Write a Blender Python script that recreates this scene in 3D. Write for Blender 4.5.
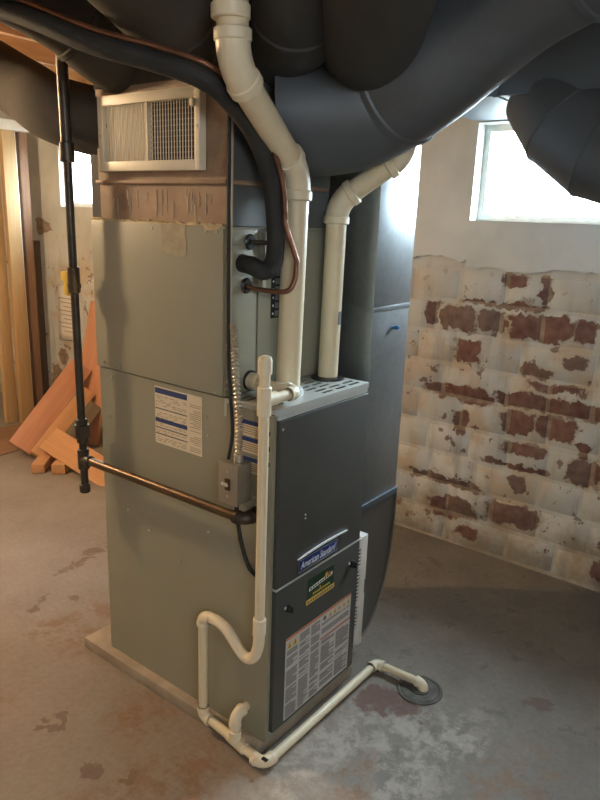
import bpy, bmesh, math, random
from mathutils import Vector, Matrix
random.seed(7)
for o in list(bpy.data.objects): bpy.data.objects.remove(o)
SC = bpy.context.scene
COL = SC.collection
PI = math.pi

# ------------------------------------------------------------------ camera
cam_d = bpy.data.cameras.new('camera'); cam = bpy.data.objects.new('camera', cam_d); COL.objects.link(cam)
YAW, PITCH, ROLL, FPX = 0.9195, -0.2626, 0.036, 683.57
fwd = Vector((math.sin(YAW)*math.cos(PITCH), math.cos(YAW)*math.cos(PITCH), math.sin(PITCH)))
rgt = Vector((math.cos(YAW), -math.sin(YAW), 0)); up = rgt.cross(fwd)
r2 = rgt*math.cos(ROLL) + up*math.sin(ROLL); u2 = -rgt*math.sin(ROLL) + up*math.cos(ROLL)
m = Matrix((r2, u2, -fwd)).transposed().to_4x4(); m.translation = (-1.2937, -1.0683, 1.5365)
cam.matrix_world = m
cam_d.sensor_fit = 'VERTICAL'; cam_d.sensor_height = 24.0; cam_d.lens = FPX/800*24.0
cam_d.clip_start = 0.02
SC.camera = cam

# ------------------------------------------------------------------ world, light, exposure
w = bpy.data.worlds.new('world'); SC.world = w; w.use_nodes = True
bg = w.node_tree.nodes['Background']; bg.inputs[0].default_value = (0.80, 0.91, 1.0, 1); bg.inputs[1].default_value = 70.0
SC.view_settings.view_transform = 'Standard'; SC.view_settings.look = 'None'
SC.view_settings.exposure = 0.55; SC.view_settings.gamma = 1.0; SC.view_settings.use_curve_mapping = False
SC.cycles.use_denoising = True
SC.cycles.max_bounces = 10; SC.cycles.diffuse_bounces = 6; SC.cycles.sample_clamp_indirect = 6.0
SC.cycles.caustics_reflective = False; SC.cycles.caustics_refractive = False
BULB_STRENGTH = 620.0
FILL_STRENGTH = 120.0
WALLX = 1.624
WINDOWS = [(-0.62, 0.25, 1.545, 1.945), (2.46, 3.33, 1.545, 1.945)]     # y0, y1, z0, z1
for y0, y1, z0, z1 in WINDOWS:                                          # sampling portals in the openings
    L = bpy.data.lights.new('window_portal', 'AREA'); L.shape = 'RECTANGLE'; L.size = z1-z0; L.size_y = y1-y0
    L.cycles.is_portal = True
    o = bpy.data.objects.new('window_portal', L); COL.objects.link(o)
    o.location = (WALLX+0.16, (y0+y1)/2, (z0+z1)/2); o.rotation_euler = (0, PI/2, 0)

# ------------------------------------------------------------------ materials
def nt(name):
    m = bpy.data.materials.new(name); m.use_nodes = True
    n = m.node_tree.nodes; l = m.node_tree.links
    return m, n, l, n['Principled BSDF']
def mathn(n, l, op, a, b=None):
    x = n.new('ShaderNodeMath'); x.operation = op
    for i, v in enumerate((a, b)):
        if v is None: continue
        if isinstance(v, (int, float)): x.inputs[i].default_value = v
        else: l.new(v, x.inputs[i])
    return x.outputs[0]
def ramp(n, l, fac, stops):
    r = n.new('ShaderNodeValToRGB'); l.new(fac, r.inputs[0])
    e = r.color_ramp.elements
    while len(e) < len(stops): e.new(0.5)
    for i, (p, c) in enumerate(stops):
        e[i].position = p; e[i].color = c if len(c) == 4 else (*c, 1)
    return r.outputs[0]
def noise(n, l, vec, scale, detail=4, rough=0.55, dist=0.0):
    x = n.new('ShaderNodeTexNoise'); x.inputs['Scale'].default_value = scale; x.inputs['Detail'].default_value = detail
    x.inputs['Roughness'].default_value = rough; x.inputs['Distortion'].default_value = dist
    if vec is not None: l.new(vec, x.inputs['Vector'])
    return x
def mix(n, l, fac, a, b, mode='MIX'):
    x = n.new('ShaderNodeMix'); x.data_type = 'RGBA'; x.blend_type = mode
    for s, v in ((0, fac), (6, a), (7, b)):
        if isinstance(v, (int, float)): x.inputs[s].default_value = v
        elif isinstance(v, tuple): x.inputs[s].default_value = v if len(v) == 4 else (*v, 1)
        else: l.new(v, x.inputs[s])
    return x.outputs[2]
def bump(n, l, h, strength, dist=0.01):
    b = n.new('ShaderNodeBump'); b.inputs['Strength'].default_value = strength; b.inputs['Distance'].default_value = dist
    l.new(h, b.inputs['Height']); return b.outputs[0]
def worldpos(n): return n.new('ShaderNodeNewGeometry').outputs['Position']
def simple(name, col, rough=0.5, metal=0.0, var=0.12, scale=6.0, bmp=0.0, bscale=60.0, dirt=None, dirt_amt=0.3, spec=0.5):
    """colour with soft tonal variation, optional dirt colour in noise patches and fine relief"""
    m, n, l, b = nt(name)
    P = worldpos(n)
    f = noise(n, l, P, scale, 5).outputs[0]
    lo = tuple(c*(1-var) for c in col); hi = tuple(min(1, c*(1+var)) for c in col)
    c = ramp(n, l, f, [(0.3, lo), (0.7, hi)])
    if dirt:
        d = noise(n, l, P, scale*2.3, 6, 0.65).outputs[0]
        d = ramp(n, l, d, [(0.62-dirt_amt*0.4, (0, 0, 0)), (0.78-dirt_amt*0.2, (1, 1, 1))])
        d = mathn(n, l, 'MULTIPLY', d, min(1, dirt_amt*2))
        c = mix(n, l, d, c, dirt)
    l.new(c, b.inputs['Base Color'])
    b.inputs['Roughness'].default_value = rough; b.inputs['Metallic'].default_value = metal
    b.inputs['Specular IOR Level'].default_value = spec
    if bmp: l.new(bump(n, l, noise(n, l, P, bscale, 3).outputs[0], bmp, 0.004), b.inputs['Normal'])
    return m
def emit(name, col, s):
    m, n, l, b = nt(name)
    b.inputs['Base Color'].default_value = (*col, 1); b.inputs['Emission Color'].default_value = (*col, 1); b.inputs['Emission Strength'].default_value = s
    return m
def wood(name, a, b_, axis='Z', rough=0.7, knots=True):
    m, n, l, b = nt(name)
    tc = n.new('ShaderNodeTexCoord').outputs['Object']
    mp = n.new('ShaderNodeMapping'); l.new(tc, mp.inputs[0])
    mp.inputs['Scale'].default_value = {'X': (1.5, 18, 18), 'Y': (18, 1.5, 18), 'Z': (18, 18, 1.5)}[axis]
    f = noise(n, l, mp.outputs[0], 2.2, 6, 0.6, 0.6).outputs[0]
    c = ramp(n, l, f, [(0.3, a), (0.72, b_)])
    if knots:
        k = noise(n, l, tc, 7.0, 2).outputs[0]
        k = ramp(n, l, k, [(0.66, (0, 0, 0)), (0.74, (1, 1, 1))])
        c = mix(n, l, mathn(n, l, 'MULTIPLY', k, 0.5), c, tuple(x*0.35 for x in a))
    oi = n.new('ShaderNodeObjectInfo').outputs['Random']
    c = mix(n, l, 0.3, c, ramp(n, l, oi, [(0, a), (1, b_)]))
    l.new(c, b.inputs['Base Color']); b.inputs['Roughness'].default_value = rough
    l.new(bump(n, l, f, 0.25, 0.003), b.inputs['Normal'])
    return m
def metal(name, col, rough=0.35, met=0.85, spangle=0.2, dirt=None, dirt_amt=0.3):
    m, n, l, b = nt(name); P = worldpos(n)
    v = n.new('ShaderNodeTexVoronoi'); v.inputs['Scale'].default_value = 55; l.new(P, v.inputs['Vector'])
    f = noise(n, l, P, 3.0, 4).outputs[0]
    g = n.new('ShaderNodeRGBToBW'); l.new(v.outputs['Color'], g.inputs[0])
    h = mathn(n, l, 'ADD', mathn(n, l, 'MULTIPLY', g.outputs[0], spangle), mathn(n, l, 'MULTIPLY', f, 1-spangle))
    c = ramp(n, l, h, [(0.25, tuple(x*0.86 for x in col)), (0.75, tuple(min(1, x*1.12) for x in col))])
    if dirt:
        d = noise(n, l, P, 5.0, 6, 0.65).outputs[0]
        d = ramp(n, l, d, [(0.6-dirt_amt*0.4, (0, 0, 0)), (0.8-dirt_amt*0.2, (1, 1, 1))])
        c = mix(n, l, d, c, dirt)
    l.new(c, b.inputs['Base Color']); b.inputs['Metallic'].default_value = met
    l.new(mathn(n, l, 'ADD', mathn(n, l, 'MULTIPLY', f, 0.25), rough-0.12), b.inputs['Roughness'])
    l.new(bump(n, l, noise(n, l, P, 4.0, 2).outputs[0], 0.15, 0.01), b.inputs['Normal'])
    return m

# patches of the right wall where paint has peeled: y, z, half width, half height
PEELS = [(0.258,1.107,.088,.055),(0.102,1.11,.062,.055),(-0.111,1.108,.145,.058),(-0.30,1.112,.05,.05),(0.207,0.962,.07,.06),
 (0.018,1.3,.06,.032),(-0.123,1.275,.025,.075),(-0.113,0.916,.072,.028),(-0.259,0.981,.055,.03),(0.23,0.765,.165,.036),
 (-0.178,0.782,.25,.036),(-0.062,0.676,.088,.055),(-0.237,0.688,.085,.05),(-0.101,0.56,.105,.03),(-0.36,0.616,.036,.035),
 (-0.375,0.523,.067,.06),(-0.105,0.389,.042,.038),(-0.083,0.239,.13,.06),(0.257,0.315,.2,.02),(0.211,0.188,.13,.05),
 (0.118,0.082,.064,.03),(0.198,0.627,.04,.06),(0.40,1.115,.04,.06),(-0.20,0.86,.12,.014),(-0.08,0.47,.16,.014),(0.05,1.19,.2,.014),
 (-0.45,1.25,.05,.04),(-0.52,0.9,.08,.05),(-0.6,0.35,.12,.06),(-0.55,0.1,.1,.05),(3.60,1.40,.06,.055),(3.53,1.40,.05,.03),
 (3.40,0.46,.05,.06),(3.5,0.3,.06,.08),(3.3,0.30,.08,.05)]
def brick_mat(name, brick):
    m, n, l, b = nt(name); P = worldpos(n)
    nz = noise(n, l, P, 14.0, 6, 0.65)
    sub = n.new('ShaderNodeVectorMath'); sub.operation = 'SUBTRACT'; l.new(nz.outputs['Color'], sub.inputs[0]); sub.inputs[1].default_value = (.5, .5, .5)
    Q = n.new('ShaderNodeVectorMath'); Q.operation = 'MULTIPLY_ADD'; l.new(sub.outputs[0], Q.inputs[0]); Q.inputs[1].default_value = (0, .15, .11); l.new(P, Q.inputs[2])
    Q = Q.outputs[0]
    cur = None
    for (y, z, hy, hz) in PEELS:
        v = n.new('ShaderNodeVectorMath'); v.operation = 'MULTIPLY_ADD'; l.new(Q, v.inputs[0])
        v.inputs[1].default_value = (0, 1/hy, 1/hz); v.inputs[2].default_value = (0, -y/hy, -z/hz)
        q = n.new('ShaderNodeVectorMath'); q.operation = 'MULTIPLY'; l.new(v.outputs[0], q.inputs[0]); l.new(v.outputs[0], q.inputs[1])
        g = n.new('ShaderNodeVectorMath'); g.operation = 'LENGTH'; l.new(q.outputs[0], g.inputs[0])
        cur = g.outputs['Value'] if cur is None else mathn(n, l, 'MINIMUM', cur, g.outputs['Value'])
    peel = ramp(n, l, mathn(n, l, 'MULTIPLY', cur, 0.5), [(0.43, (1, 1, 1)), (0.50, (0, 0, 0))])
    # small random flakes on the lower wall
    sep = n.new('ShaderNodeSeparateXYZ'); l.new(P, sep.inputs[0])
    low = ramp(n, l, mathn(n, l, 'MULTIPLY', sep.outputs['Z'], 0.5), [(0.55, (1, 1, 1)), (0.7, (0, 0, 0))])
    fl = ramp(n, l, noise(n, l, P, 17.0, 6, 0.62).outputs[0], [(0.61, (0, 0, 0)), (0.63, (1, 1, 1))])
    fl = mathn(n, l, 'MULTIPLY', fl, low)
    peel = mathn(n, l, 'MAXIMUM', peel, mathn(n, l, 'MULTIPLY', fl, 0.85))
    # paint: off-white, yellowed plaster low down, grey stains
    pn = noise(n, l, P, 3.2, 5).outputs[0]
    paint = ramp(n, l, pn, [(0.3, (0.46, 0.48, 0.46)), (0.7, (0.63, 0.66, 0.65))])
    yel = ramp(n, l, noise(n, l, P, 5.0, 4).outputs[0], [(0.5, (0, 0, 0)), (0.62, (1, 1, 1))])
    paint = mix(n, l, mathn(n, l, 'MULTIPLY', mathn(n, l, 'MULTIPLY', yel, low), 0.75), paint, (0.50, 0.40, 0.28))
    mp = n.new('ShaderNodeMapping'); l.new(P, mp.inputs[0]); mp.inputs['Scale'].default_value = (1, 9, 1.6)
    st = ramp(n, l, noise(n, l, mp.outputs[0], 2.0, 5).outputs[0], [(0.52, (0, 0, 0)), (0.72, (1, 1, 1))])
    paint = mix(n, l, mathn(n, l, 'MULTIPLY', mathn(n, l, 'MULTIPLY', st, low), 0.75), paint, (0.36, 0.36, 0.35))
    rnd = n.new('ShaderNodeObjectInfo').outputs['Random']
    bn = noise(n, l, P, 24.0, 4).outputs[0]
    if brick:
        bc = ramp(n, l, rnd, [(0, (0.135, 0.058, 0.052)), (0.5, (0.165, 0.078, 0.072)), (0.75, (0.12, 0.075, 0.070)), (1, (0.17, 0.125, 0.11))])
    else:
        bc = ramp(n, l, bn, [(0.3, (0.20, 0.16, 0.12)), (0.7, (0.34, 0.28, 0.21))])
    bc = mix(n, l, 0.35, bc, ramp(n, l, bn, [(0.3, (0.10, 0.06, 0.05)), (0.7, (0.36, 0.26, 0.21))]))
    rim = ramp(n, l, mathn(n, l, 'MULTIPLY', cur, 0.5), [(0.50, (1, 1, 1)), (0.66, (0, 0, 0))])     # grubby bare plaster around the flaked patches
    rim = mathn(n, l, 'MULTIPLY', rim, ramp(n, l, noise(n, l, P, 9.0, 5, 0.6).outputs[0], [(0.42, (0, 0, 0)), (0.56, (1, 1, 1))]))
    paint = mix(n, l, mathn(n, l, 'MULTIPLY', rim, 0.8), paint, (0.33, 0.28, 0.22))
    foot = ramp(n, l, mathn(n, l, 'ADD', sep.outputs['Z'], mathn(n, l, 'MULTIPLY', noise(n, l, P, 6.0, 6, 0.65).outputs[0], 1.1)), [(0.55, (1, 1, 1)), (0.82, (0, 0, 0))])     # damp-stained foot of the wall
    paint = mix(n, l, mathn(n, l, 'MULTIPLY', foot, 0.75), paint, (0.27, 0.225, 0.155))
    l.new(mix(n, l, peel, paint, bc), b.inputs['Base Color'])
    b.inputs['Roughness'].default_value = 0.85; b.inputs['Specular IOR Level'].default_value = 0.25
    h = mathn(n, l, 'ADD', mathn(n, l, 'MULTIPLY', peel, -0.8), mathn(n, l, 'MULTIPLY', noise(n, l, P, 40.0, 4).outputs[0], 0.6))
    l.new(bump(n, l, h, 0.55, 0.006), b.inputs['Normal'])
    return m

def floor_mat():
    m, n, l, b = nt('painted_concrete'); P = worldpos(n)
    c = ramp(n, l, noise(n, l, P, 1.7, 6, 0.6).outputs[0], [(0.28, (0.20, 0.168, 0.136)), (0.5, (0.25, 0.216, 0.18)), (0.75, (0.305, 0.272, 0.235))])
    c = mix(n, l, mathn(n, l, 'MULTIPLY', ramp(n, l, noise(n, l, P, 6.0, 6, 0.65).outputs[0], [(0.52, (0, 0, 0)), (0.7, (1, 1, 1))]), 0.45), c, (0.22, 0.19, 0.155))
    nz = noise(n, l, P, 13.0, 5, 0.62)
    sub = n.new('ShaderNodeVectorMath'); sub.operation = 'SUBTRACT'; l.new(nz.outputs['Color'], sub.inputs[0]); sub.inputs[1].default_value = (.5, .5, .5)
    Q = n.new('ShaderNodeVectorMath'); Q.operation = 'MULTIPLY_ADD'; l.new(sub.outputs[0], Q.inputs[0]); Q.inputs[1].default_value = (.2, .2, 0); l.new(P, Q.inputs[2]); Q = Q.outputs[0]
    def patches(lst, edge=(0.42, 0.56)):
        cur = None
        for (x, y, rx, ry) in lst:
            v = n.new('ShaderNodeVectorMath'); v.operation = 'MULTIPLY_ADD'; l.new(Q, v.inputs[0])
            v.inputs[1].default_value = (1/rx, 1/ry, 0); v.inputs[2].default_value = (-x/rx, -y/ry, 0)
            g = n.new('ShaderNodeVectorMath'); g.operation = 'LENGTH'; l.new(v.outputs[0], g.inputs[0])
            cur = g.outputs['Value'] if cur is None else mathn(n, l, 'MINIMUM', cur, g.outputs['Value'])
        return ramp(n, l, mathn(n, l, 'MULTIPLY', cur, 0.5), [(edge[0], (1, 1, 1)), (edge[1], (0, 0, 0))])
    # bare grey concrete around the drain and under the window wall
    bare = patches([(1.15, -0.5, 0.85, 1.0), (1.3, 0.5, 0.7, 1.2), (0.4, -0.6, 0.5, 0.5)], (0.38, 0.58))
    c = mix(n, l, mathn(n, l, 'MULTIPLY', bare, 0.75), c, ramp(n, l, noise(n, l, P, 4.5, 6, 0.6).outputs[0], [(0.3, (0.135, 0.124, 0.104)), (0.7, (0.225, 0.208, 0.175))]))
    white = patches([(0.03, -0.10, 0.14, 0.08), (0.19, -0.14, 0.15, 0.08), (-0.07, -0.13, 0.09, 0.06), (0.31, -0.28, 0.16, 0.09), (0.14, -0.35, 0.2, 0.12), (0.40, -0.40, 0.14, 0.08)], (0.3, 0.8))
    wn = ramp(n, l, noise(n, l, P, 15.0, 8, 0.72).outputs[0], [(0.44, (0, 0, 0)), (0.56, (1, 1, 1))])
    blot = ramp(n, l, noise(n, l, P, 9.0, 7, 0.7, 0.4).outputs[0], [(0.57, (0, 0, 0)), (0.64, (1, 1, 1))])
    c = mix(n, l, mathn(n, l, 'MULTIPLY', mathn(n, l, 'MULTIPLY', blot, bare), 0.45), c, (0.085, 0.072, 0.055))
    c = mix(n, l, mathn(n, l, 'MULTIPLY', mathn(n, l, 'MULTIPLY', white, wn), 0.62), c, (0.47, 0.42, 0.35))
    red = patches([(0.42, -0.13, 0.075, 0.06), (0.46, -0.23, 0.06, 0.05)])
    c = mix(n, l, mathn(n, l, 'MULTIPLY', red, 0.8), c, (0.13, 0.062, 0.045))
    spots = patches([(0.44, 1.42, .055, .03), (0.35, 1.37, .05, .02), (0.28, 1.39, .03, .02), (0.22, 1.37, .03, .02), (0.13, 1.13, .03, .025), (-0.01, 1.19, .035, .022),
                     (0.05, 1.22, .02, .015), (-0.33, 0.57, .05, .02), (-0.30, 0.60, .02, .04), (-0.364, 0.34, .03, .02), (-0.30, 0.24, .024, .02), (0.748, -0.557, .05, .04), (0.56, 1.4, .05, .02)])
    c = mix(n, l, mathn(n, l, 'MULTIPLY', spots, 0.75), c, (0.15, 0.095, 0.07))
    worn = patches([(0.0, 1.02, .11, .07), (0.0, 0.88, .10, .06), (0.16, 0.98, .09, .08), (-0.45, 0.2, .2, .1), (-0.1, 0.4, .12, .08), (-0.2, 0.12, .16, .1), (0.1, -0.25, .1, .06), (0.35, -0.62, .2, .1), (-0.5, 0.8, .14, .08)], (0.3, 0.7))
    c = mix(n, l, mathn(n, l, 'MULTIPLY', mathn(n, l, 'MULTIPLY', worn, wn), 0.95), c, (0.22, 0.145, 0.095))
    gr = noise(n, l, P, 55.0, 5, 0.7).outputs[0]
    c = mix(n, l, 0.22, c, ramp(n, l, gr, [(0.3, (0.25, 0.25, 0.25)), (0.7, (0.75, 0.75, 0.75))]), 'OVERLAY')
    l.new(c, b.inputs['Base Color'])
    l.new(mathn(n, l, 'ADD', mathn(n, l, 'MULTIPLY', nz.outputs[0], 0.3), 0.5), b.inputs['Roughness'])
    b.inputs['Specular IOR Level'].default_value = 0.35
    l.new(bump(n, l, noise(n, l, P, 30.0, 5).outputs[0], 0.25, 0.006), b.inputs['Normal'])
    return m

M = {}
M['floor'] = floor_mat()
M['brick'] = brick_mat('painted_brick', True)
M['mortar'] = brick_mat('painted_mortar', False)
M['wallpaint'] = simple('wall_paint', (0.66, 0.64, 0.58), 0.85, var=0.12, scale=3, bmp=0.3, bscale=25)
M['parge'] = simple('cool_white_parging', (0.58, 0.63, 0.64), 0.8, var=0.1, scale=4, bmp=0.35, bscale=22)
M['joist'] = wood('joist_wood', (0.40, 0.23, 0.11), (0.58, 0.36, 0.19), 'X', 0.75)
M['subfloor'] = wood('subfloor_wood', (0.42, 0.25, 0.12), (0.60, 0.38, 0.20), 'Y', 0.75)
M['whitewood'] = simple('white_painted_wood', (0.74, 0.72, 0.66), 0.6, var=0.15, scale=8, bmp=0.2)
M['cabinet'] = simple('olive_grey_enamel', (0.285, 0.283, 0.218), 0.42, var=0.04, scale=3)
M['coil'] = simple('grey_green_enamel', (0.315, 0.308, 0.235), 0.42, var=0.04, scale=3)
M['toppanel'] = simple('light_grey_steel', (0.50, 0.52, 0.49), 0.38, 0.25, var=0.06, scale=6)
M['door'] = simple('charcoal_enamel', (0.056, 0.057, 0.053), 0.42, var=0.06, scale=5)
M['black'] = simple('black_plastic', (0.012, 0.012, 0.012), 0.35)
M['rubber'] = simple('black_foam_rubber', (0.022, 0.023, 0.023), 0.75, var=0.25, scale=20, bmp=0.3, bscale=120)
M['chrome'] = simple('chrome', (0.82, 0.82, 0.82), 0.2, 0.7)
M['screw'] = simple('bright_screw', (0.6, 0.58, 0.52), 0.3, 0.8)
M['blue'] = simple('badge_blue', (0.012, 0.03, 0.15), 0.35)
M['labelblue'] = simple('label_blue', (0.02, 0.045, 0.17), 0.5)
M['white'] = simple('white_print', (0.75, 0.75, 0.73), 0.5)
M['paper'] = simple('cream_label', (0.70, 0.63, 0.48), 0.6, var=0.05)
M['wpaper'] = simple('grey_white_label', (0.52, 0.50, 0.47), 0.55, var=0.04)
M['noticepaper'] = simple('notice_paper', (0.80, 0.79, 0.74), 0.6, var=0.03)
M['ink'] = simple('grey_ink', (0.15, 0.15, 0.15), 0.7)
M['brownink'] = simple('brown_ink', (0.38, 0.30, 0.20), 0.7)
M['orange'] = simple('orange_print', (0.50, 0.16, 0.05), 0.6)
M['yellow'] = simple('yellow_print', (0.62, 0.40, 0.04), 0.5)
M['green'] = simple('dark_green_print', (0.012, 0.040, 0.018), 0.45)
M['redp'] = simple('red_print', (0.45, 0.06, 0.03), 0.5)
M['pvc'] = simple('cream_pvc', (0.74, 0.65, 0.46), 0.38, var=0.05, scale=10, dirt=(0.55, 0.43, 0.24), dirt_amt=0.12)
M['pvcfit'] = simple('cream_pvc_fitting', (0.78, 0.70, 0.52), 0.38, var=0.05, scale=10)
M['iron'] = simple('black_iron', (0.055, 0.045, 0.036), 0.4, 0.55, var=0.3, scale=18, dirt=(0.13, 0.075, 0.04), dirt_amt=0.25)
M['brass'] = simple('bronze_pipe', (0.10, 0.065, 0.035), 0.35, 0.6, var=0.3, scale=18, dirt=(0.05, 0.035, 0.025), dirt_amt=0.25)
M['copper'] = simple('brown_copper', (0.20, 0.095, 0.055), 0.4, 0.6, var=0.3, scale=20)
M['galv'] = metal('galvanised_steel', (0.36, 0.40, 0.42), 0.34, 0.85, 0.25)
M['boot'] = metal('dull_brown_steel', (0.15, 0.14, 0.12), 0.45, 0.5, 0.1)
M['galvdark'] = metal('dark_galvanised_steel', (0.115, 0.132, 0.152), 0.50, 0.45, 0.12)  # blue cast in the base colour stands in for window glare
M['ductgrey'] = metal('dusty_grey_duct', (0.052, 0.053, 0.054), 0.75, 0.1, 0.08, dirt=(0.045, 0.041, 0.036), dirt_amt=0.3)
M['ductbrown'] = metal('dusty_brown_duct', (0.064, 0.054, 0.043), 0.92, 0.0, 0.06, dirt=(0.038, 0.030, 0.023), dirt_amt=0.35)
M['plenum'] = simple('rusty_painted_sheet', (0.28, 0.185, 0.125), 0.6, 0.1, var=0.2, scale=8, dirt=(0.42, 0.31, 0.19), dirt_amt=0.35)
M['plenumdark'] = metal('plenum_steel', (0.17, 0.18, 0.18), 0.5, 0.5, 0.15)
M['mastic'] = simple('dried_mastic', (0.50, 0.40, 0.24), 0.85, var=0.2, scale=30, bmp=0.8, bscale=50)
M['drip'] = simple('pale_sealant_drip', (0.52, 0.42, 0.31), 0.8)
M['patch'] = simple('tan_sealant_patch', (0.36, 0.32, 0.225), 0.7, var=0.15, scale=40, bmp=0.3)
M['grille'] = simple('cream_register_enamel', (0.70, 0.64, 0.50), 0.45, var=0.06, scale=10)
M['dark'] = simple('shade_and_dark_parts', (0.015, 0.015, 0.015), 0.9)  # near-black for painted shade in openings, also for dark parts
M['pad'] = simple('worn_pad', (0.33, 0.28, 0.22), 0.85, var=0.2, scale=12, bmp=0.5, bscale=30)
M['pinkwood'] = wood('reddish_plank', (0.44, 0.20, 0.11), (0.58, 0.30, 0.18), 'X', 0.7, False)
M['orangewood'] = wood('orange_plank', (0.46, 0.23, 0.10), (0.60, 0.33, 0.16), 'X', 0.7, False)
M['greywood'] = wood('grey_plank', (0.13, 0.10, 0.07), (0.22, 0.18, 0.12), 'X', 0.8, False)
M['tanwood'] = wood('tan_stud', (0.42, 0.27, 0.12), (0.56, 0.39, 0.20), 'Z', 0.7)
M['brownwood'] = wood('brown_stud', (0.19, 0.10, 0.055), (0.30, 0.18, 0.11), 'Z', 0.75)
M['darkwood'] = wood('dark_stud', (0.07, 0.055, 0.04), (0.14, 0.11, 0.085), 'Z', 0.8)
M['cardboard'] = simple('brown_hardboard', (0.24, 0.135, 0.075), 0.8, var=0.15, scale=6)
M['yellowpl'] = simple('yellow_plastic', (0.72, 0.50, 0.06), 0.5)
M['filter'] = simple('white_filter_frame', (0.62, 0.60, 0.56), 0.6, var=0.06, scale=12)
M['switchbox'] = metal('zinc_box', (0.40, 0.38, 0.33), 0.38, 0.7, 0.2)
M['conduit'] = metal('flex_conduit_steel', (0.55, 0.52, 0.45), 0.35, 0.8, 0.1)
M['drainiron'] = simple('drain_iron', (0.12, 0.115, 0.10), 0.8, 0.0, var=0.3, scale=25, bmp=0.5)
M['bluep'] = simple('blue_plastic', (0.02, 0.16, 0.45), 0.4)
M['bulb'] = emit('bulb_glow', (1.0, 0.70, 0.40), BULB_STRENGTH)
M['fill_glow'] = emit('fill_tube_glow', (0.90, 0.96, 1.0), FILL_STRENGTH)
M['porcelain'] = simple('porcelain', (0.8, 0.78, 0.72), 0.3)
M['ground'] = simple('outside_gravel', (0.35, 0.35, 0.33), 0.9)
def glass_mat(name, tint):
    m, n, l, b = nt(name)
    t = n.new('ShaderNodeBsdfTransparent'); t.inputs[0].default_value = (*tint, 1)
    g = n.new('ShaderNodeBsdfGlossy'); g.inputs['Roughness'].default_value = 0.03
    lw = n.new('ShaderNodeLayerWeight'); fc_ = mathn(n, l, 'MULTIPLY', mathn(n, l, 'POWER', lw.outputs['Facing'], 4.0), 0.4)
    x = n.new('ShaderNodeMixShader'); l.new(fc_, x.inputs[0]); l.new(t.outputs[0], x.inputs[1]); l.new(g.outputs[0], x.inputs[2])
    l.new(x.outputs[0], n['Material Output'].inputs[0]); n.remove(b)
    return m
M['glass'] = glass_mat('window_glass', (0.93, 0.96, 0.97))
M['dimglass'] = glass_mat('dimmed_window_glass', (0.55, 0.57, 0.57))  # darker tint added to cut this window's light on the studs

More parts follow.
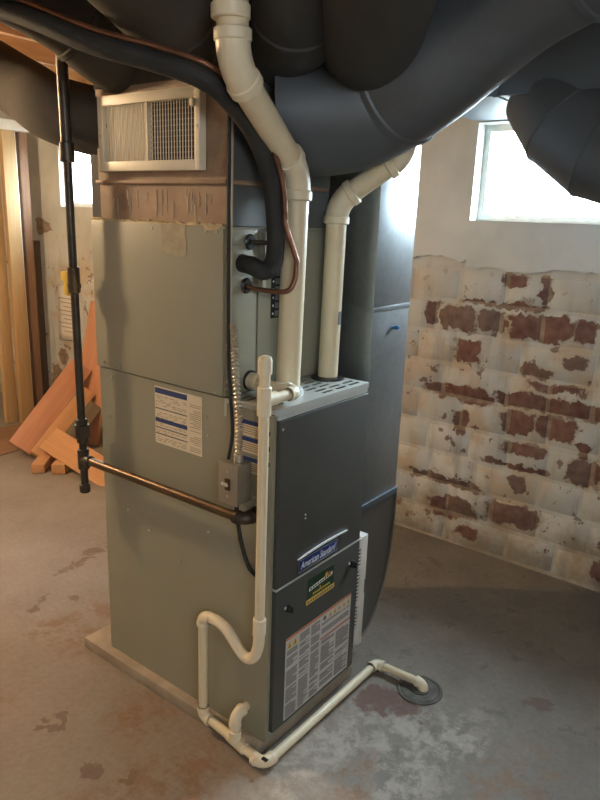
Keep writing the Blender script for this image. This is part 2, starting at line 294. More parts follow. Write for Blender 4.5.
# ------------------------------------------------------------------ geometry helpers
class MB:
    def __init__(s): s.v = []; s.f = []
    def add(s, vs, fs):
        k = len(s.v); s.v += [Vector(v) for v in vs]; s.f += [tuple(i+k for i in f) for f in fs]; return s
    def box(s, x0, x1, y0, y1, z0, z1, bev=0.0):
        if bev > 0:
            bm = bmesh.new(); bmesh.ops.create_cube(bm, size=1)
            for v in bm.verts: v.co = Vector(((x0+x1)/2+v.co.x*(x1-x0), (y0+y1)/2+v.co.y*(y1-y0), (z0+z1)/2+v.co.z*(z1-z0)))
            bmesh.ops.bevel(bm, geom=list(bm.edges), offset=bev, segments=2, profile=0.6, affect='EDGES')
            bm.verts.ensure_lookup_table()
            s.add([v.co.copy() for v in bm.verts], [tuple(v.index for v in f.verts) for f in bm.faces]); bm.free(); return s
        return s.add([(x, y, z) for z in (z0, z1) for y in (y0, y1) for x in (x0, x1)],
                     [(0, 2, 3, 1), (4, 5, 7, 6), (0, 1, 5, 4), (2, 6, 7, 3), (0, 4, 6, 2), (1, 3, 7, 5)])
    def prism(s, poly, axis, a, b):
        """poly: 2D points in the plane across axis ('x': (y,z), 'y': (x,z), 'z': (x,y))"""
        def P(p, t): return {'x': (t, p[0], p[1]), 'y': (p[0], t, p[1]), 'z': (p[0], p[1], t)}[axis]
        n = len(poly); vs = [P(p, a) for p in poly] + [P(p, b) for p in poly]
        fs = [tuple(range(n)), tuple(range(2*n-1, n-1, -1))] + [(i, n+i, n+(i+1) % n, (i+1) % n) for i in range(n)]
        return s.add(vs, fs)
    def tube(s, path, r, seg=20, caps=True):
        path = [Vector(p) for p in path]; n = len(path)
        rs = r if isinstance(r, (list, tuple)) else [r]*n
        T = [(path[min(i+1, n-1)]-path[max(i-1, 0)]).normalized() for i in range(n)]
        a = Vector((0, 0, 1)) if abs(T[0].z) < 0.9 else Vector((1, 0, 0))
        N = (a - T[0]*a.dot(T[0])).normalized()
        vs = []
        for i in range(n):
            N = (N - T[i]*N.dot(T[i])).normalized(); B = T[i].cross(N)
            vs += [path[i] + (N*math.cos(2*PI*k/seg) + B*math.sin(2*PI*k/seg))*rs[i] for k in range(seg)]
        fs = [(i*seg+k, i*seg+(k+1) % seg, (i+1)*seg+(k+1) % seg, (i+1)*seg+k) for i in range(n-1) for k in range(seg)]
        if caps: fs += [tuple(range(seg-1, -1, -1)), tuple(range((n-1)*seg, n*seg))]
        return s.add(vs, fs)
    def cyl(s, a, b, r, seg=20, bev=0.0):
        a = Vector(a); b = Vector(b)
        if bev:
            d = (b-a).normalized()*bev
            return s.tube([a, a+d, b-d, b], [r-bev, r, r, r-bev], seg)
        return s.tube([a, b], r, seg)
    def build(s, name, mat, parent=None, smooth=True, label=None, cat=None, group=None, kind=None, angle=35, origin=None):
        me = bpy.data.meshes.new(name)
        if parent is not None: org = wloc(parent)
        elif origin is not None: org = Vector(origin)
        else:
            xs = [v.x for v in s.v]; ys = [v.y for v in s.v]; zs = [v.z for v in s.v]
            org = Vector(((min(xs)+max(xs))/2, (min(ys)+max(ys))/2, min(zs)))
        if parent is not None:                      # a part keeps its own origin
            c = sum(s.v, Vector())/len(s.v)
        else: c = org
        me.from_pydata([tuple(v-c) for v in s.v], [], s.f); me.update()
        bm = bmesh.new(); bm.from_mesh(me); bmesh.ops.recalc_face_normals(bm, faces=bm.faces); bm.to_mesh(me); bm.free()
        if smooth:
            me.shade_smooth(); me.set_sharp_from_angle(angle=math.radians(angle))
        me.materials.append(M[mat] if isinstance(mat, str) else mat)
        o = bpy.data.objects.new(name, me); COL.objects.link(o)
        if parent is not None: o.parent = parent; o.location = c - org
        else: o.location = c
        tag(o, label, cat, group, kind)
        return o
def wloc(o):
    v = o.location.copy(); p = o.parent
    while p is not None: v = v + p.location; p = p.parent
    return v
def tag(o, label=None, cat=None, group=None, kind=None):
    if label: o['label'] = label
    if cat: o['category'] = cat
    if group: o['group'] = group
    if kind: o['kind'] = kind
    return o
def thing(name, loc, label, cat, group=None):
    o = bpy.data.objects.new(name, None); COL.objects.link(o); o.location = loc; o.empty_display_size = 0.05
    return tag(o, label, cat, group)
def spline(pts, step=8):
    """Catmull-Rom through pts"""
    P = [Vector(p) for p in pts]; P = [2*P[0]-P[1]] + P + [2*P[-1]-P[-2]]; out = []
    for i in range(1, len(P)-2):
        for k in range(step):
            t = k/step
            out.append(0.5*((2*P[i]) + (P[i+1]-P[i-1])*t + (2*P[i-1]-5*P[i]+4*P[i+1]-P[i+2])*t*t + (3*P[i]-P[i-1]-3*P[i+1]+P[i+2])*t**3))
    out.append(P[-2]); return out
def arc(a, c, b, n=8):
    """quadratic bend from a to b with corner c"""
    a, c, b = Vector(a), Vector(c), Vector(b)
    return [a*(1-t)**2 + c*2*t*(1-t) + b*t*t for t in [i/n for i in range(n+1)]]
def toward(a, b, d): a, b = Vector(a), Vector(b); return a + (b-a).normalized()*d
def elbow(mb, a, c, b, r, arm, hub=1.0, n=8):
    """fitting at corner c between runs coming from a and leaving to b: bend with two socket hubs"""
    p = toward(c, a, arm); q = toward(c, b, arm)
    mb.tube([toward(c, a, arm)] + arc(toward(c, a, arm*0.8), c, toward(c, b, arm*0.8), n) + [q], r, 20)
    if hub > 1.0:
        mb.cyl(toward(c, a, arm), toward(c, a, arm*0.62), r*hub, 20, r*0.08)
        mb.cyl(toward(c, b, arm), toward(c, b, arm*0.62), r*hub, 20, r*0.08)
    return p, q

# ------------------------------------------------------------------ the setting
XL, YF, YB, CEIL = -3.4, -3.6, 4.5, 2.42
MB().box(XL-.2, WALLX+.3, YF-.2, YB+.2, -0.2, 0).build('floor', 'floor', kind='structure', smooth=False, label='stained painted concrete basement floor')
ceil = MB().box(XL-.2, WALLX+.3, YF-.2, YB+.2, CEIL, CEIL+.1).build('ceiling', 'subfloor', kind='structure', smooth=False, label='wooden subfloor and joists overhead')
jb = None
y = YF + 0.25
while y < YB:
    o = MB().box(XL, WALLX-.001, y, y+.042, CEIL-.17, CEIL-.001).build('joist', 'whitewood' if -0.9 < y < 0.6 else 'joist', ceil, smooth=False)
    y += 0.406
# wall with the two windows
wb = MB(); ztop = CEIL+.1; xb0, xb1 = WALLX+.012, WALLX+.15
ys = [YF-.2, WINDOWS[0][0], WINDOWS[0][1], WINDOWS[1][0], WINDOWS[1][1], YB+.2]
for i in range(5):
    if i in (1, 3):
        wdw = WINDOWS[i//2]; wb.box(xb0, xb1, ys[i], ys[i+1], -.2, wdw[2]); wb.box(xb0, xb1, ys[i], ys[i+1], wdw[3], ztop)
    else: wb.box(xb0, xb1, ys[i], ys[i+1], -.2, ztop)
wall = wb.build('wall_right', 'mortar', kind='structure', smooth=False, label='whitewashed brick basement wall with peeling paint')
# smooth parged upper band
pb = MB()
for y0, y1, z0, z1 in [(YF, -.62, 1.37, CEIL), (-.62, .25, 1.37, 1.545), (.25, 2.3, 1.37, CEIL), (-.62, .25, 1.945, CEIL)]:
    if z0 == 1.37:                                        # ragged lower edge where the parging has crumbled
        rgp = random.Random(int((y0+9)*100)); n_ = max(2, int((y1-y0)/.03)); zz = 1.36; top = [(y1, z1), (y0, z1)]; low_ = []
        for k in range(n_+1):
            zz += rgp.uniform(-.014, .014) + (1.36-zz)*.15; low_.append((y0+(y1-y0)*k/n_, zz))
        pb.prism(low_ + top, 'x', WALLX-.002, xb0+.002)
    else: pb.box(WALLX-.002, xb0+.002, y0, y1, z0, z1)
pb.build('parging', 'parge', wall, smooth=False)
pb = MB()
for y0, y1, z0, z1 in [(2.3, 2.46, 0.001, CEIL), (2.46, 3.33, 0.001, 1.545), (2.46, 3.33, 1.945, CEIL), (3.33, YB, 0.001, CEIL)]: pb.box(WALLX-.002, xb0+.002, y0, y1, z0, z1)
pb.build('parging', 'mortar', wall, smooth=False)
def brick_mesh(L, H, rng):
    bm = bmesh.new(); bmesh.ops.create_cube(bm, size=1)
    for v in bm.verts: v.co = Vector((v.co.x*0.03, v.co.y*L, v.co.z*H))
    for v in bm.verts: v.co += Vector((0, rng.uniform(-.004, .004), rng.uniform(-.003, .003)))
    bmesh.ops.bevel(bm, geom=list(bm.edges), offset=0.006, segments=1, affect='EDGES')
    me = bpy.data.meshes.new('brick'); bm.to_mesh(me); bm.free(); me.materials.append(M['brick'])
    me.shade_smooth(); me.set_sharp_from_angle(angle=math.radians(50)); return me
rng = random.Random(3)
PITCH_Z = 0.147; LENS = [0.17, 0.21, 0.30]
BRM = {L: [brick_mesh(L, PITCH_Z-.016, rng) for k in range(3)] for L in LENS}
for (ya, yb) in [(-1.25, 0.75)]:
    for row in range(9):
        z = 0.007 + row*PITCH_Z + PITCH_Z/2
        y = ya - rng.uniform(0, .15)
        while y < yb:
            L = rng.choice(LENS)
            o = bpy.data.objects.new('brick', rng.choice(BRM[L])); COL.objects.link(o); o.parent = wall
            o.location = Vector((WALLX+.0232+rng.uniform(-.0012, .0012), y+L/2, z)) - wall.location
            y += L + 0.014
MB().box(XL-.2, XL, YF-.2, YB+.2, -.2, ztop).build('wall_left', 'wallpaint', kind='structure', smooth=False, label='painted basement wall on the left side')
MB().box(XL, WALLX, YF-.2, YF, -.2, ztop).build('wall_front', 'wallpaint', kind='structure', smooth=False, label='painted basement wall behind the viewpoint')
MB().box(XL, WALLX, YB, YB+.2, -.2, ztop).build('wall_back', 'wallpaint', kind='structure', smooth=False, label='painted basement wall at the far end')
for i, (y0, y1, z0, z1) in enumerate(WINDOWS):
    fx0, fx1 = WALLX+.07, WALLX+.11; t = 0.028
    fb = MB()
    fb.box(fx0, fx1, y0, y1, z0, z0+t); fb.box(fx0, fx1, y0, y1, z1-t, z1); fb.box(fx0, fx1, y0, y0+t, z0+t, z1-t); fb.box(fx0, fx1, y1-t, y1, z0+t, z1-t)
    wo = fb.build('window_%d' % (i+1), 'whitewood', kind='structure', smooth=False, label=['overexposed white basement window above the peeling brick', 'small bright basement window behind the black gas pipe'][i])
    MB().box(fx0+.018, fx0+.022, y0+t, y1-t, z0+t, z1-t).build('pane', ('glass', 'dimglass')[i], wo, smooth=False)
    MB().box(fx0-.012, fx0, (y0+y1)/2-.03, (y0+y1)/2+.03, z1-t, z1-t+.018, .003).build('latch', 'iron', wo)
MB().box(WALLX+.15, WALLX+9, -9, 12, 1.3, 1.36).build('ground', 'ground', kind='structure', smooth=False, label='ground outside the basement windows')
# ------------------------------------------------------------------ furnace
W, D, B, H = 0.44, 0.72, 0.04, 1.056
MB().box(-.032, .47, .006, .835, 0, B-.0005, .004).build('furnace_pad', 'pad', label='thin worn pad under the furnace showing along its side', cat='pad')
fur = thing('furnace', (W/2, D/2, B), 'olive grey upright gas furnace with charcoal front doors', 'furnace')
c = MB(); c.box(0, W, .022, D, B, H-.03)
c.box(0, .013, 0, .022, B, H-.016); c.box(W-.006, W, 0, .022, B, H-.016)
c.box(0, W, .172, D, H-.03, H-.001)
c.box(0, .003, .022, .172, H-.03, H-.001); c.box(W-.003, W, .022, .172, H-.03, H-.001)
cab = c.build('cabinet', 'cabinet', fur, smooth=False)
# vented top panel: grid with the slots left out
slots = []
for yy in (.012, .036):
    for (a, b) in ((.232, .285), (.300, .353), (.368, .421)): slots.append((a, b, yy, yy+.012))
for yy in (.062, .088):
    for (a, b) in ((.222, .272), (.286, .334)): slots.append((a, b, yy, yy+.012))
for yy in (.114, .140):
    for (a, b) in ((.216, .268), (.282, .330)): slots.append((a, b, yy, yy+.012))
for yy in (.108, .134): slots.append((.022, .066, yy, yy+.012))
slots += [(.022, .075, .024, .036), (.026, .062, .054, .066)]
xs = sorted(set([0, W] + [round(s[0], 4) for s in slots] + [round(s[1], 4) for s in slots]))
ysl = sorted(set([-.004, .172] + [round(s[2], 4) for s in slots] + [round(s[3], 4) for s in slots]))
bm = bmesh.new()
for i in range(len(xs)-1):
    for j in range(len(ysl)-1):
        cx, cy = (xs[i]+xs[i+1])/2, (ysl[j]+ysl[j+1])/2
        if any(s[0] < cx < s[1] and s[2] < cy < s[3] for s in slots): continue
        bm.faces.new([bm.verts.new((x, yv, H)) for x, yv in ((xs[i], ysl[j]), (xs[i+1], ysl[j]), (xs[i+1], ysl[j+1]), (xs[i], ysl[j+1]))])
bmesh.ops.remove_doubles(bm, verts=bm.verts, dist=1e-5)
r = bmesh.ops.extrude_face_region(bm, geom=list(bm.faces))
for v in r['geom']:
    if isinstance(v, bmesh.types.BMVert): v.co.z -= 0.002
bm.verts.ensure_lookup_table(); bm.verts.index_update()
tp = MB().add([v.co.copy() for v in bm.verts], [tuple(v.index for v in f.verts) for f in bm.faces]); bm.free()
tp.box(0, W, -.008, -.004, H-.016, H)
tp.box(-.002, 0, -.004, .172, H-.012, H)
MB().box(.004, W-.004, .0225, .1715, H-.0295, H-.026).build('vent_shade', 'dark', fur, smooth=False)  # black plate paints the shade under the slots
MB().box(.004, W-.004, -.003, .0225, H-.0165, H-.010).build('vent_shade', 'dark', fur, smooth=False)  # same painted shade under the front lip
tp.build('top_panel', 'toppanel', fur, smooth=False, label='light grey slotted top panel')
MB().box(.012, W-.002, -.006, .02, H-.03, H-.017).build('top_trim', 'toppanel', fur, smooth=False)
ud = MB().box(.015, W-.002, -.012, .02, .538, H-.032, .004).build('upper_door', 'door', fur, label='charcoal upper door')
ld = MB().box(.015, W-.002, -.012, .02, .068, .532, .004).build('lower_door', 'door', fur, label='charcoal lower door')
MB().box(.013, W-.003, -.0135, .02, .5335, .5375).build('door_seam', 'toppanel', fur, smooth=False)
MB().box(.005, W-.005, .004, .03, B, .068).build('toe_strip', 'cabinet', fur, smooth=False)
_build = MB.build
def _shift(self, *a_, **k_):
    for v in self.v: v.x -= .012; v.z -= .003
    return _build(self, *a_, **k_)
MB.build = _shift
# badge
YD = -.0122
bd = MB().box(.121, .312, YD-.004, YD, .556, .594, .003).build('badge', 'blue', ud, label='blue name badge with white script')
bf = MB()
for q in ((.121, .312, .556, .5575), (.121, .312, .5925, .594), (.121, .1225, .556, .594), (.3105, .312, .556, .594)):
    bf.box(q[0], q[1], YD-.0045, YD-.003, q[2], q[3])
bf.build('badge_rim', 'screw', fur, smooth=False)
sw = MB(); N = 14
pts = [(.118+.25*t, .598+.0035*math.sin(PI*t)+.003*t) for t in [i/N for i in range(N+1)]]
poly = [(x, z) for x, z in pts] + [(x, z+.003*(1-abs(2*i/N-1)**3)+.002) for i, (x, z) in reversed(list(enumerate(pts)))]
sw.prism(poly, 'y', YD-.005, YD); sw.build('swoosh', 'white', ud, smooth=False, label='chrome swoosh above the badge')
def text_mesh(body, name, mat, parent, x, z, width, height, ypl, shear=0.25):
    cu = bpy.data.curves.new(name, 'FONT'); cu.body = body; cu.shear = shear; cu.extrude = 0.02
    o = bpy.data.objects.new('tmp', cu); COL.objects.link(o)
    dg = bpy.context.evaluated_depsgraph_get(); me = bpy.data.meshes.new_from_object(o.evaluated_get(dg))
    bpy.data.objects.remove(o); bpy.data.curves.remove(cu)
    vx = [v.co.x for v in me.vertices]; vy = [v.co.y for v in me.vertices]
    sx = width/(max(vx)-min(vx)); sy = height/(max(vy)-min(vy))
    mb = MB().add([(x+(v.co.x-min(vx))*sx, ypl-.0006*(v.co.z > 0)+.0002, z+(v.co.y-min(vy))*sy) for v in me.vertices], [tuple(p.vertices) for p in me.polygons])
    bpy.data.meshes.remove(me)
    return mb.build(name, mat, parent, smooth=False)
text_mesh('American Standard', 'lettering', 'white', fur, .131, .564, .172, .022, YD-.004)
# screws / marks on the upper door
mk = MB()
for x, z in ((.148, .717), (.148, .728)): mk.cyl((x, YD-.0015, z), (x, YD+.001, z), .003, 8)
mk.build('door_mark', 'white', ud)
MB().cyl((.035, YD-.002, 1.005), (.035, YD+.001, 1.005), .004, 10).build('screw', 'screw', ud)
# latch knobs
for x, z in ((.081, .463), (.405, .471)):
    k = MB().cyl((x, YD-.016, z), (x, YD+.001, z), .0125, 18, .003).build('latch_knob', 'black', ld)
    MB().box(x-.002, x+.002, YD-.02, YD-.015, z-.010, z+.010, .0008).build('knob_grip', 'black', k)
    MB().cyl((x-.011, YD-.004, z+.004), (x-.011, YD+.001, z+.004), .0045, 10).build('knob_rivet', 'white', ld)  # white colour stands in for the shine of chrome
# flat print on a plane
def sheet_y(name, mat, x0, x1, z0, z1, h0, h1, parent, **k): return MB().box(x0, x1, YD-h1, YD-h0, z0, z1).build(name, mat, parent, smooth=False, **k)
st = sheet_y('service_sticker', 'green', .174, .307, .430, .511, 0, .0006, ld, label='green and yellow service sticker')
sheet_y('sticker_band', 'yellow', .168, .312, .428, .444, .0005, .0010, st)
rb = MB(); rb.add([(.180, YD-.001, .470), (.298, YD-.001, .478), (.300, YD-.001, .490), (.182, YD-.001, .481)], [(0, 1, 2, 3)])
rb.build('sticker_ribbon', 'white', st, smooth=False)
rb = MB().add([(.255, YD-.0012, .481), (.275, YD-.0012, .484), (.268, YD-.0012, .503), (.262, YD-.0012, .495)], [(0, 1, 2, 3)]); rb.build('sticker_flame', 'yellow', st, smooth=False)
rb = MB().add([(.268, YD-.0012, .484), (.290, YD-.0012, .487), (.282, YD-.0012, .499)], [(0, 1, 2)]); rb.build('sticker_flame', 'redp', st, smooth=False)
rb = MB(); rg = random.Random(4)
for i in range(9): rb.box(.186+i*.012, .194+i*.012, YD-.0016, YD-.0012, .4735+i*.0008, .479+i*.0008)
rb.build('sticker_lettering', 'green', st, smooth=False)
rb = MB()
for i in range(11): rb.box(.176+i*.012, .184+i*.012, YD-.0016, YD-.001, .432, .440)
rb.build('sticker_lettering', 'ink', st, smooth=False)
rb = MB()
for i in range(9): rb.box(.200+i*.010, .207+i*.010, YD-.0012, YD-.0006, .452, .457)
rb.box(.234, .240, YD-.0012, YD-.0006, .460, .466)
rb.build('sticker_lettering', 'yellow', st, smooth=False)
# warning label: header strip, pictograms and columns of small type
wl = sheet_y('warning_label', 'wpaper', .078, .416, .083, .361, 0, .0006, ld, label='large printed warning label')
sheet_y('header_strip', 'orange', .078, .416, .354, .361, .0005, .0010, wl)
sheet_y('sub_header_strip', 'redp', .252, .416, .268, .273, .0005, .0010, wl)
ink = MB(); rg = random.Random(5)
cols = [(.083, .137, .318), (.144, .194, .345), (.201, .247, .345), (.256, .412, .325), (.256, .330, .262), (.337, .412, .262)]
for ci, (a, b, zt) in enumerate(cols):
    zb = .280 if ci == 3 else .09; z = zt
    while z > zb:
        if rg.random() < .13: z -= .006; continue
        ink.box(a, a+(b-a)*rg.choice((.97, .97, .93, .6)), YD-.0011, YD-.0005, z-.0024, z); z -= .0046
ink.build('small_print', 'ink', wl, smooth=False, kind='stuff')
for x, w_, zb, zt in [(.095, .012, .324, .348), (.121, .012, .324, .348)] + [(.300+i*.025, .009, .331, .349) for i in range(5)]:
    MB().prism([(x-w_, zb), (x+w_, zb), (x, zt)], 'y', YD-.0012, YD-.0005).build('warning_triangle', 'yellow', wl, smooth=False)
    MB().prism([(x-w_*.33, zb+.003), (x+w_*.33, zb+.003), (x, zt-.007)], 'y', YD-.0016, YD-.0010).build('pictogram', 'ink', wl, smooth=False)
MB().cyl((.270, YD-.0012, .339), (.270, YD-.0005, .339), .008, 14).build('pictogram', 'ink', wl, smooth=False)
MB.build = _build
# side of the cabinet (plane x = 0): rating label
sl = MB().box(-.0008, 0, .260, .458, .865, 1.040).build('rating_label', 'paper', cab, smooth=False, label='cream data label with blue bars')
for z0, z1 in ((1.020, 1.036), (.932, .944)): MB().box(-.0014, -.0006, .320, .456, z0, z1).build('blue_bar', 'labelblue', sl, smooth=False)
for z in (.972, .913, .894): MB().box(-.0013, -.0006, .320, .456, z, z+.0035).build('rule_line', 'ink', sl, smooth=False)
lb = MB(); rg = random.Random(9)
z = 1.012
while z > .87:
    if not any(abs(z-q) < .006 for q in (.974, .938, .915, .896)):
        yy = .324
        while yy < .45:
            L = rg.uniform(.008, .022)
            if rg.random() < .75: lb.box(-.0012, -.0006, yy, min(yy+L, .454), z-.002, z)
            yy += L+.006
    if rg.random() < .85: lb.box(-.0012, -.0006, .264, .264+rg.choice((.045, .045, .03)), z-.002, z)
    z -= .0055
lb.build('small_print', 'brownink', sl, smooth=False, kind='stuff')
# control labels beside the drain pipe
for i, z in enumerate((1.002, .955, .900)):
    q = MB().box(-.0008, 0, .040, .135, z-.034, z+.010).build('instruction_label', 'paper', cab, smooth=False)
    MB().box(-.0014, -.0006, .042, .133, z-.002, z+.010).build('blue_bar', 'labelblue', q, smooth=False)
    lb = MB()
    for k in range(4): lb.box(-.0013, -.0006, .046, .128-rg.uniform(0, .03), z-.009-k*.0062, z-.006-k*.0062)
    lb.build('small_print', 'brownink', q, smooth=False, kind='stuff')
for z in (.990, .948, .905):
    MB().box(-.0008, .001, .010, .017, z-.006, z+.006).build('knockout', 'dark', cab, smooth=False)
for yy, z in ((.245, .985), (.235, .935), (.06, .80), (.235, .64), (.60, .60), (.50, .56), (.36, .50), (.045, .62), (.055, .38), (.68, .9), (.66, 1.03)):
    MB().tube([(-.003, yy, z), (-.0025, yy, z), (.001, yy, z)], [.0015, .004, .0045], 10).build('screw', 'screw', cab)
MB().box(-.001, .0, .165, .173, H-.05, H-.002).build('flange_fold', 'toppanel', cab, smooth=False)

# ------------------------------------------------------------------ evaporator coil cabinet
YC, ZC = 0.174, 1.504
coil = thing('coil_cabinet', (W/2, (YC+D)/2, H), 'plain grey-green evaporator coil cabinet standing on the furnace', 'coil cabinet')
MB().box(.001, W, YC+.004, D+.002, H+.001, ZC-.004).build('casing', 'coil', coil, smooth=False)
MB().box(-.005, .001, YC+.004, D+.006, H+.003, ZC, .0022).build('side_panel', 'coil', coil)
MB().box(0, .122, YC-.002, YC+.004, H+.003, ZC-.006, .0012).build('pipe_panel', 'coil', coil)
MB().box(.126, W-.004, YC-.005, YC+.004, H+.006, ZC-.012, .0018).build('access_panel', 'coil', coil)
MB().box(-.004, W, YC-.004, YC+.006, ZC-.006, ZC, .001).build('top_flange', 'coil', coil)
mm = MB(); rg = random.Random(12); yy = YC+.01
while yy < D:                                             # crumbly bead of old sealant along the top edge
    L = rg.uniform(.012, .035); mm.box(-.004+rg.uniform(-.001, .002), .02, yy, yy+L, ZC-.001, ZC+rg.uniform(.003, .009), .0015); yy += L*.9
mm.build('sealant_bead', 'mastic', coil)
rg = random.Random(2)
poly = [(.415+rg.uniform(-.004, .004), ZC-.001), (.405, ZC-.03), (.412, ZC-.06), (.405, ZC-.083), (.37, ZC-.079), (.345, ZC-.088), (.315, ZC-.082), (.310, ZC-.05), (.317, ZC-.02), (.312, ZC-.001)]
MB().prism(poly, 'x', -.0062, -.004).build('sealant_patch', 'patch', coil, smooth=False)
MB().prism([(.185, ZC-.0), (.25, ZC-.0), (.24, ZC-.012), (.20, ZC-.010)], 'x', -.0062, -.004).build('sealant_patch', 'mastic', coil, smooth=False)
for x, z in ((.088, 1.466), (.058, 1.415), (.076, 1.352)):
    MB().cyl((x, YC-.010, z), (x, YC, z), .021, 18, .004).build('grommet', 'black', coil)
gl = MB().box(.178, .227, YC-.0058, YC-.0048, 1.255, 1.402).build('gauge_label', 'dark', coil, smooth=False, label='dark strip label')
q = MB(); q2 = MB()
for k in range(6):
    q.cyl((.187, YC-.0064, 1.268+k*.0225), (.187, YC-.0056, 1.268+k*.0225), .0035, 8)
    q2.box(.195, .225, YC-.0062, YC-.0056, 1.260+k*.0225, 1.276+k*.0225)
q.build('label_dot', 'white', gl, smooth=False); q2.build('label_square', 'ink', gl, smooth=False)
for z in (1.455, 1.44, 1.20, 1.19, 1.10, 1.08):
    MB().cyl((.006, YC-.006, z), (.006, YC, z), .005, 10, .001).build('screw', 'screw', coil)
for yy, z in ((.69, 1.075), (.66, 1.072), (.61, 1.068), (.205, 1.066), (.20, 1.49), (.45, 1.49), (.24, 1.49)):
    MB().cyl((-.0075, yy, z), (-.004, yy, z), .0035, 8).build('screw', 'screw', coil)
MB().tube([(.140, YC-.008, 1.335), (.140, YC-.008, 1.49)], .008, 10).build('access_tube', 'conduit', coil)
MB().cyl((.10, YC-.006, 1.088), (.10, YC, 1.088), .030, 18, .002).build('drain_boss', 'black', coil)

# ------------------------------------------------------------------ plenum and its register
pl = thing('supply_plenum', (W/2, .45, ZC), 'brown rusty sheet metal supply plenum above the coil cabinet', 'plenum')
MB().box(.006, W-.004, YC+.006, D-.03, ZC+.001, 1.612).build('lower_transition', 'plenum', pl, smooth=False)
MB().box(-.004, W, YC-.002, D-.022, 1.608, 1.618, .002).build('seam_flange', 'plenum', pl)
MB().box(.002, W, YC, D-.03, 1.618, 1.862).build('upper_box', 'plenum', pl, smooth=False)
MB().box(.0, W, YC-.004, D-.026, 1.862, 2.05).build('duct_crown', 'ductbrown', pl, smooth=False)
MB().box(.004, W-.004, YC-.004, YC+.004, ZC+.002, 1.607).build('front_panel', 'plenumdark', pl, smooth=False)
MB().box(.002, W-.002, YC-.0055, YC-.002, 1.62, 1.861).build('front_panel', 'plenumdark', pl, smooth=False)
MB().box(.02, W-.02, D-.03, D+.03, ZC+.001, 1.75).build('rear_box', 'ductgrey', pl, smooth=False)  # dark grey box extending behind the plenum
mm = MB(); rg = random.Random(21)
for k in range(26):                                       # dribbles of sealant
    yy = rg.uniform(.22, .66); L = rg.uniform(.02, .06); zt = rg.uniform(1.55, 1.595)
    mm.box(.0045, .0065, yy, yy+rg.uniform(.0015, .003), zt-L, zt)
mm.build('sealant_dribble', 'drip', pl, smooth=False, kind='stuff')
reg = thing('wall_register', (-.012, .447, 1.64), 'cream metal air register with vertical fins on the plenum', 'register')
ry0, ry1, rz0, rz1 = .244, .652, 1.640, 1.838
a, b, c0, d0 = ry0+.018, ry1-.022, rz0+.026, rz1-.026
fr = MB(); X0, X1 = -.022, .001
fr.box(X0, X1, ry0, a, rz0, rz1, .002); fr.box(X0, X1, b, ry1, rz0, rz1, .002); fr.box(X0, X1, a-.001, b+.001, rz0, c0, .002); fr.box(X0, X1, a-.001, b+.001, d0, rz1, .002)
ym = (a+b)/2; fr.box(X0+.002, X1, ym-.003, ym+.003, c0, d0)
fr.build('frame', 'grille', reg)
MB().box(-.004, .0015, a, ym, c0, d0).build('shade_backing', 'dark', reg, smooth=False)  # black sheet stands in for the shade inside the open half
MB().box(-.009, -.003, ym+.003, b, c0, d0).build('closed_damper', 'grille', reg, smooth=False)
for (p0, p1) in ((a, ym-.003), (ym+.003, b)):
    fn = MB(); n_ = 17
    for k in range(n_): yy = p0+(k+.5)*(p1-p0)/n_; fn.box(X0+.004, X0+.006, yy-.0008, yy+.0008, c0-.003, d0+.003)
    fn.build('fins', 'grille', reg, smooth=False, kind='stuff')
hf = MB()
for k in range(11): z = c0+(k+.5)*(d0-c0)/11; hf.box(-.0075, -.005, a, ym-.003, z-.0012, z+.0012)
hf.build('rear_fins', 'galvdark', reg, smooth=False, kind='stuff')
MB().box(X0-.010, X0+.002, a-.004, a+.008, d0-.022, d0-.004, .002).build('damper_lever', 'grille', reg)
for yy, z in ((ry0+.01, 1.745), (ry1-.010, 1.735)): MB().cyl((X0-.002, yy, z), (X0+.001, yy, z), .004, 10).build('screw', 'screw', reg)

# ------------------------------------------------------------------ round ducts spreading from the plenum
def round_duct(pts, r, mat, label, group='round ducts overhead', rings=(), ringmat=None, step=10, seg=40):
    path = spline(pts, step); n = len(path)
    rs = r if isinstance(r, (int, float)) else [r[0]+(r[1]-r[0])*i/(n-1) for i in range(n)]
    o = MB().tube(path, rs, seg).build('round_duct', mat, label=label, cat='duct', group=group)
    for t in rings:
        i = min(n-2, int(t*(n-1))); rr = rs if isinstance(rs, (int, float)) else rs[i]
        d = (path[i+1]-path[i]).normalized(); c = path[i]
        MB().tube([c-d*.010, c-d*.006, c+d*.006, c+d*.010], [rr, rr+.005, rr+.005, rr], seg).build('seam_ring', ringmat or mat, o)
    return o
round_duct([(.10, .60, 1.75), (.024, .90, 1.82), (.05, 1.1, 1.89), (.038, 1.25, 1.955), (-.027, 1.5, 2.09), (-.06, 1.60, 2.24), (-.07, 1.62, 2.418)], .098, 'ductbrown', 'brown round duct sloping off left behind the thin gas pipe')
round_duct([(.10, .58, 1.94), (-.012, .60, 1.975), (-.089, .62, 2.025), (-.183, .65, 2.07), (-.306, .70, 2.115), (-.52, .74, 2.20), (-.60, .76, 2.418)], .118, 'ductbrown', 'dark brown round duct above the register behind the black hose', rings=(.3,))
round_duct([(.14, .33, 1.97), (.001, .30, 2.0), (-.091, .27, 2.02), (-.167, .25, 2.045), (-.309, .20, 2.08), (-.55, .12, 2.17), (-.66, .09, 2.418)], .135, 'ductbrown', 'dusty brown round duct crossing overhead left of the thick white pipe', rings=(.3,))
round_duct([(.20, .20, 1.95), (.115, .06, 1.975), (.06, .01, 2.0), (-.01, -.04, 2.03), (-.15, -.13, 2.10), (-.33, -.25, 2.18), (-.42, -.31, 2.418)], .105, 'ductgrey', 'narrow dark grey round duct just right of the thick white pipe', rings=(.3,))
